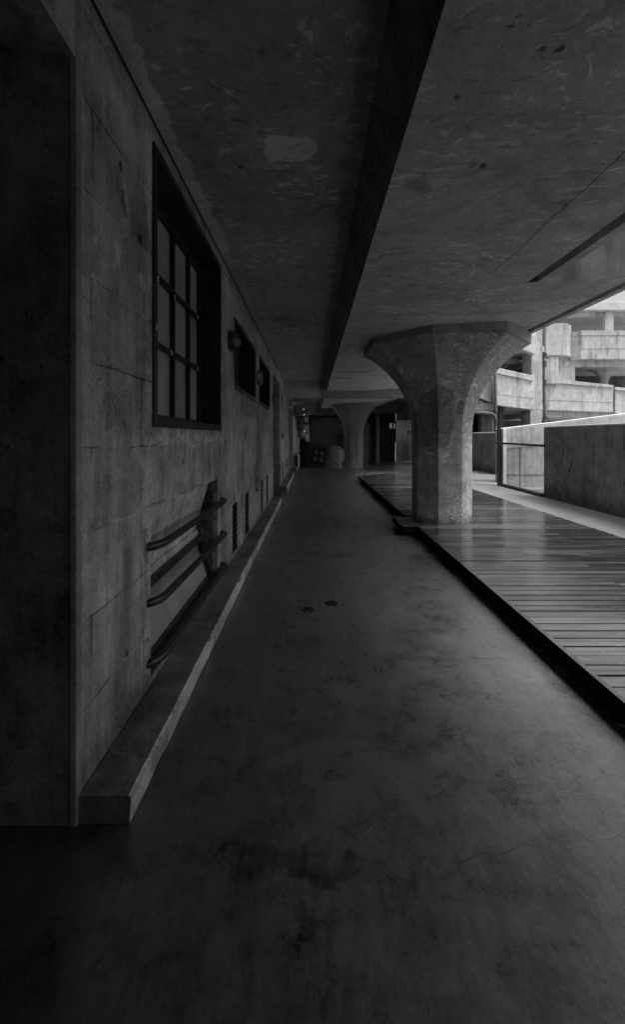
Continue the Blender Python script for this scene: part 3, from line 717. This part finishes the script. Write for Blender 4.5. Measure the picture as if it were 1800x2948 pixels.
MB().prism([q9(x, z, 17.19) for x, z in ((600,1075),(1368,1102),(1368,1107),(600,1080))], 'y', 17.192, 17.199).build('joint', M['joint'], lb)
rb = panel('balcony', [(1393,926),(1700,960),(1700,1270),(1393,1228)], 17.22, .25)
MB().prism([q9(x, z, 17.16) for x, z in ((1393,928),(1700,962),(1700,995),(1393,958))], 'y', 17.16, 17.218).build('cap_band', M['facade'], rb, bevel=.01)
MB().box(9.9, 17, 17.5, 21.5, q9(0,1272,17.5)[1], q9(0,1192,17.5)[1]).build('floor_slab', M['facade'], fb)
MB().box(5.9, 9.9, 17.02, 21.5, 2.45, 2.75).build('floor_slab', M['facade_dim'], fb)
MB().box(5.9, 9.9, 17.02, 21.5, 4.95, 5.2).build('floor_slab', M['facade'], fb)
MB().box(6, 9.6, 18.4, 18.8, 4.68, 4.948).build('beam', M['facade'], fb, bevel=.02)
MB().box(9.9, 17, 18.0, 21.5, 4.6, 4.9).build('floor_slab', M['cap'], fb)
MB().box(8.2, 17, 21.5, 21.8, -4.4, 4.9).build('back_wall', M['dark'], fb)
MB().box(9.2, 18, 20.6, 20.8, 4.91, 7.2).build('back_wall', M['cap'], fb)
MB().box(9.9, 18, 18.2, 21.8, 7.1, 7.5).build('roof_slab', M['cap'], fb, bevel=.03)
MB().prism([(10.6,7.55),(18,7.55),(18,7.95),(10.6,7.85)], 'y', 16.4, 16.9).build('beam', M['facade'], fb, bevel=.03)
MB().box(11.2, 18, 18.5, 18.8, 6.9, 7.098).build('beam', M['facade'], fb, bevel=.03)
MB().box(13.46, 13.87, 18.35, 18.8, 4.9, 7.098).build('pier', M['facade'], fb, bevel=.03)
for x0, x1, z1, mm in ((15.4,16.2,6.45,'blackpane'),(14.1,15.0,6.5,'blackpane'),(11.6,12.0,6.7,'pipe'),(13.0,13.2,6.5,'pipe')): MB().box(x0, x1, 20.55, 20.598, 5.1, z1).build('window', M[mm], fb)
mushroom(13.55, 18.55, 2.5, 3.75, None, a=.15, top=4.59, e=.75, mat=M['facade'], band=.06, parent=fb)
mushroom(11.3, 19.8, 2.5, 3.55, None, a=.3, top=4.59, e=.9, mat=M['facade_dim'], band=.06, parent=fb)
panel('pier', [(190,820),(224,820),(224,1500),(190,1500)], 17.3, .5, q=q4)
panel('ramp_parapet', [(20,880),(189,955),(189,1162),(20,1090)], 17.1, .2, q=q4)
panel('ramp_parapet', [(20,1110),(189,1180),(189,1240),(20,1200)], 17.3, .2, q=q4)
panel('pillar', [(92,1282),(214,1282),(214,1700),(92,1700)], 17.7, .4, mat=M['facade_dim'], q=q4)
MB().box(5.9, 8.2, 21.9, 22.1, -4.4, 4.9).build('back_wall', M['dark'], fb)
# pipes on the facade
def pipe(label, x, y, z0, z1, r, collars, extra=None):
    t = thing('drain_pipe', (x, y, z0), label, 'pipe')
    MB().tube([(x,y,z0),(x,y,(z0+z1)/2),(x,y,z1)], r, 14).build('pipe_run', M['pipe'], t, smooth=True)
    for z in collars:
        MB().lathe((x,y,z), [(r*1.0,-.05),(r*1.35,-.045),(r*1.35,.045),(r*1.0,.05)], 'z', 14).build('collar', M['pipe'], t)
    if extra: extra(t)
    return t
zz9 = lambda zy, Y: q9(0, zy, Y)[1]
def stub(t):
    for zy in (600, 1285):
        z = zz9(zy, 16.75)
        MB().tube([(9.74,16.72,z-.06),(9.82,16.70,z+.03),(9.88,16.70,z+.04)], [.045,.05,.06], 10).build('branch', M['pipe'], t, smooth=True)
pipe('tall grey drain pipe with branch sockets beside the pale corner block', 9.74, 16.72, -2, zz9(545,16.75), .058, [zz9(v,16.75) for v in (556,575,650,683,862,903,1268,1340)], stub)
def elbow(t):
    z = q4(0,1262,16.6)[1]
    MB().tube([(6.2,16.6,z+.03),(7.2,16.6,z),(7.36,16.6,z-.01)], .075, 12).build('branch', M['pipe'], t, smooth=True)
    MB().tube([(7.3,16.6,z),(7.42,16.6,z-.01),(7.53,16.6,z-.07),(7.60,16.6,z-.2),(7.62,16.6,z-.3)], .062, 12).build('elbow', M['pipe'], t, smooth=True)
pipe('thin grey drain pipe with an elbow left of the ramp parapet', 7.63, 16.6, -2, 5.2, .055, [q4(0,v,16.6)[1] for v in (1245,1320,1350)], elbow)

# ------------------------------------------------------------------ lift lobby
ll = thing('lobby_wall', (5, 21.7, 0), 'black lift lobby wall behind the far column', 'wall')
MB().box(2.46, 4.49, 21.6, 21.8, 0, 2.9).box(4.49, 6.3, 21.6, 21.8, 2.62, 2.9).box(6.3, 8.0, 21.6, 21.8, 0, 2.9).build('wall_body', M['black'], ll)
MB().box(7.9, 8.1, 16.9, 21.59, 0, 2.9).build('side_wall', M['black'], ll)
MB().box(2.46, 8.1, 19.61, 21.8, 2.9, 3.3).build('lobby_ceiling', M['dark'], ll)
MB().box(3.203, 5.5, 14.4, 19.24, 2.95, 6.).build('lobby_canopy', M['dark'], ll)
lbm = MB().box(2.46, 8.1, 19.25, 19.6, 2.47, 3.3).build('lobby_beam', M['dark'], ll, bevel=.01)
pl = MB().box(3.25, 3.43, 20.4, 20.58, .0, 2.895).build('post', M['facade_dim'], bevel=.006); tag(pl, 'slim grey square post standing in front of the black lobby wall', 'post')
lf = thing('lift_door', (5.2, 21.55, 0), 'brushed steel lift entrance with two door leaves', 'lift')
MB().box(4.50,4.53,21.5,21.6,0,2.22).box(4.53,6.0,21.5,21.6,2.16,2.22).box(5.99,6.02,21.5,21.6,0,2.22).build('frame', M['steel'], lf, bevel=.004)
MB().box(4.532,4.84,21.55,21.6,0,2.158).build('side_panel', M['steel'], lf, bevel=.004)
MB().box(4.845,5.28,21.57,21.6,0.01,2.158).build('door', M['steel'], lf, bevel=.003)
MB().box(5.286,5.98,21.57,21.6,0.01,2.158).build('door', M['steel'], lf, bevel=.003)
MB().box(5.14,5.22,21.562,21.569,1.46,1.68).box(5.30,5.38,21.562,21.569,1.46,1.68).build('notice', M['black'], lf)
MB().box(4.95,5.11,21.54,21.6,2.32,2.47).build('floor_indicator', M['metal'], lf, bevel=.004)
MB().box(4.535,6.2,21.585,21.6,2.222,2.6).build('lintel_panel', M['grey'], lf)
def text(s, x, y, z, size, mat, parent, rot=(math.pi/2,0,0), name='lettering'):
    cu = bpy.data.curves.new(name, 'FONT'); cu.body = s; cu.size = size; cu.extrude = .002; cu.offset = size*.012
    tmp = bpy.data.objects.new('tmp', cu); col.objects.link(tmp); bpy.context.view_layer.update()
    me = bpy.data.meshes.new_from_object(tmp.evaluated_get(bpy.context.evaluated_depsgraph_get()))
    bpy.data.objects.remove(tmp)
    o = bpy.data.objects.new(name, me); col.objects.link(o); me.materials.clear(); me.materials.append(mat)
    o.location = (x, y, z); o.rotation_euler = rot; o.parent = parent; o.matrix_parent_inverse = parent.matrix_world.inverted()
    return o
sg = thing('lobby_sign', (4.33, 21.57, 1.4), 'black sign with white E1 lettering left of the lift entrance', 'sign')
MB().box(4.12,4.48,21.56,21.598,1.60,2.14).build('sign_board', M['black'], sg, bevel=.004)
text('E1', 4.15, 21.556, 1.80, .36, M['glow_sign_letter'], sg)
mb = MB()
for k in range(7): mb.box(4.16+k*.042, 4.16+k*.042+(.03 if k % 3 else .02), 21.5555, 21.5575, 1.675, 1.72)
mb.build('small_print', M['grey'], sg)
ks = thing('notice_stand', (2.9, 20.6, 0), 'dark cabinet with a grey header panel behind the far column', 'cabinet')
MB().box(2.5,3.1,20.9,21.2,0,1.55).build('cabinet_body', M['metal'], ks, bevel=.01)
MB().box(2.5,3.05,20.88,20.898,1.6,2.0).build('header', M['grey'], ks)
MB().lathe((2.85,20.9,2.1), [(.2,0),(.24,.03),(.2,.12),(.05,.16)], 'z', 18).build('top_lamp', M['metal'], ks)

# ------------------------------------------------------------------ small fittings on the left wall
dl = thing('wall_lamp', (WX, 3.93, 2.29), 'dark round dome lamp on the wall left of the middle window', 'lamp')
MB().lathe((WX+.002,3.95,2.295), [(.105,0),(.105,.02),(.095,.025)], 'x', 24).build('base', M['metal'], dl, smooth=False)
MB().lathe((WX+.028,3.95,2.295), [(.094,0),(.09,.025),(.075,.05),(.05,.07),(.022,.08),(.002,.082)], 'x', 24).build('dome', M['dome'], dl, smooth=True)
def exit_box(y, z0, z1, w, label, face=.055):
    t = thing('exit_sign', (WX, y, z0), label, 'sign', 'emergency sign boxes on the block wall')
    MB().box(WX+.002, WX+face, y, y+w, z0, z1).build('housing', M['grey'], t, bevel=.004)
    MB().box(WX+.008, WX+face-.006, y-.003, y-.0005, z0+.01, z1-.01).build('face_plate', M['grey'], t)
    cx = WX+face*.5; cz = (z0+z1)/2; s = (z1-z0)*.2
    # running figure: head, trunk, arms and legs
    m_ = MB().lathe((cx, y-.004, cz+s*1.5), [(.001,-.001),(s*.28,-.001),(s*.28,.0008)], 'y', 8)
    for p in (((0,1.1),(0,-.1),.35),((0,.9),(.6,.5),.2),((0,.9),(-.6,.4),.2),((0,0),(.5,-1.3),.26),((0,0),(-.6,-.7),.26)):
        (u0,w0),(u1,w1),th = p; d = Vector((u1-u0, w1-w0)).normalized(); n = Vector((d.y,-d.x))*th*s*.5
        k = face*.55
        m_.prism([(cx+u0*k-n.x, cz+w0*s-n.y),(cx+u1*k-n.x, cz+w1*s-n.y),(cx+u1*k+n.x, cz+w1*s+n.y),(cx+u0*k+n.x, cz+w0*s+n.y)], 'y', y-.005, y-.0033)
    m_.build('pictogram', M['letter'], t)
    return t
exit_box(5.86, 2.12, 2.31, .14, 'emergency sign box high between the two small black windows', .072)
exit_box(5.74, .56, .745, .15, 'low emergency sign box on the wall between the vent grilles', .05)
exit_box(12.0, .45, .66, .15, 'low emergency sign box past the open doorway', .05)
for y, z, w, lab in ((10.6, 2.28, .12, 'upper small black switch box past the doorway'), (10.6, 1.28, .12, 'lower small black switch box past the doorway'), (8.12, 2.05, .13, 'small black card reader left of the doorway')):
    t = thing('switch_box', (WX, y, z), lab, 'switch box', 'switch boxes by the doorway')
    MB().box(WX+.002, WX+.03, y, y+w, z, z+.16).build('case', M['metal'], t, bevel=.003)
    MB().box(WX+.0305, WX+.036, y+.03, y+w-.03, z+.04, z+.11).build('button', M['grey'], t)
cc = thing('security_camera', (WX, 12.9, 2.3), 'white bullet security camera on a bracket high on the far left wall', 'camera')
MB().box(WX+.002, WX+.02, 12.82, 12.94, 2.24, 2.36).build('mount_plate', M['white'], cc)
MB().tube([(WX+.01,12.88,2.28),(WX+.16,12.88,2.27),(WX+.18,12.86,2.33)], .014, 8).build('bracket', M['white'], cc)
MB().prism([(12.55,2.32),(13.0,2.38),(13.0,2.46),(12.55,2.40)], 'x', WX+.11, WX+.25).build('housing', M['white'], cc, bevel=.01)
MB().prism([(12.47,2.40),(13.02,2.463),(13.02,2.475),(12.47,2.415)], 'x', WX+.1, WX+.26).build('sun_shield', M['white'], cc)
MB().lathe((WX+.18,12.545,2.362), [(.03,-.01),(.033,0),(.001,.004)], 'y', 12).build('lens', M['metal'], cc)
# paw prints painted on the floor
def paw(x, y, rz, label):
    mb = MB()
    def blob(cx, cy, rx, ry, n=18):
        pts = [(cx+rx*math.cos(2*math.pi*k/n), cy+ry*math.sin(2*math.pi*k/n)) for k in range(n)]
        c, s_ = math.cos(rz), math.sin(rz)
        mb.prism([(x+u*c-w*s_, y+u*s_+w*c) for u, w in pts], 'z', .0008, .003)
    # main pad as one rounded outline
    pts = [(-.040,.035),(-.030,.043),(-.012,.040),(.0,.043),(.012,.040),(.030,.043),(.040,.035),(.038,.022),(.026,.008),(.020,-.004),(.010,-.013),(0,-.016),(-.010,-.013),(-.020,-.004),(-.026,.008),(-.038,.022)]
    c, s_ = math.cos(rz), math.sin(rz)
    mb.prism([(x+u*c-w*s_, y+u*s_+w*c) for u, w in pts], 'z', .0008, .003)
    blob(-.041,-.008,.0155,.017); blob(.041,-.008,.0155,.017); blob(-.018,-.036,.0155,.017); blob(.018,-.036,.0155,.017)
    o = mb.build('paw_print', M['decal']); tag(o, label, 'paw print', 'paw prints painted on the floor')
paw(-.036, 3.115, 0, 'left black paw print painted on the concrete floor')
paw(.150, 3.235, .12, 'right black paw print painted on the concrete floor')

# unseen wall added behind the viewpoint to keep light out
struct(MB().box(-2.1, 2.1, -7.3, -7.003, 0, 3).build('wall', M['dark']))

# ------------------------------------------------------------------ light
SUN_EL, SUN_AZ = 63., 120.      # azimuth measured clockwise from +Y
w = bpy.data.worlds.new('World'); sc.world = w; w.use_nodes = True
nt = w.node_tree; nt.nodes.clear()
ow = nt.nodes.new('ShaderNodeOutputWorld'); bg = nt.nodes.new('ShaderNodeBackground'); bwn = nt.nodes.new('ShaderNodeRGBToBW')
sky = nt.nodes.new('ShaderNodeTexSky'); sky.sky_type = 'NISHITA'; sky.sun_disc = False
sky.sun_elevation = R(SUN_EL); sky.sun_rotation = R(SUN_AZ); sky.air_density = 1.5; sky.dust_density = 8.; sky.ozone_density = 0.
nt.links.new(sky.outputs[0], bwn.inputs[0]); nt.links.new(bwn.outputs[0], bg.inputs[0]); nt.links.new(bg.outputs[0], ow.inputs[0])
bg.inputs[1].default_value = .22
sl = bpy.data.lights.new('sun', 'SUN'); sl.energy = 3.0; sl.angle = R(18); sl.color = (1, 1, 1)
so = bpy.data.objects.new('sun', sl); col.objects.link(so)
e, a = R(SUN_EL), R(SUN_AZ)
dvec = Vector((math.sin(a)*math.cos(e), math.cos(a)*math.cos(e), math.sin(e)))
so.rotation_euler = dvec.to_track_quat('Z', 'Y').to_euler(); so.location = dvec*30

# ------------------------------------------------------------------ camera and render
cam = bpy.data.cameras.new('camera'); cam.sensor_fit = 'HORIZONTAL'; cam.sensor_width = 36.
cam.lens = F/1504*36; cam.shift_y = -181.5/1504; cam.shift_x = 0.; cam.clip_start = .05; cam.clip_end = 1000
co = bpy.data.objects.new('camera', cam); col.objects.link(co); co.location = (0, 0, EYE); co.rotation_euler = (math.pi/2, 0, 0)
sc.camera = co
sc.render.engine = 'CYCLES'
cy = sc.cycles
cy.max_bounces = 10; cy.diffuse_bounces = 7; cy.glossy_bounces = 4; cy.transparent_max_bounces = 8; cy.sample_clamp_indirect = 4.
cy.use_denoising = True; cy.caustics_reflective = False; cy.caustics_refractive = False
sc.view_settings.view_transform = 'Standard'; sc.view_settings.look = 'None'; sc.view_settings.exposure = 0.; sc.view_settings.gamma = 1.
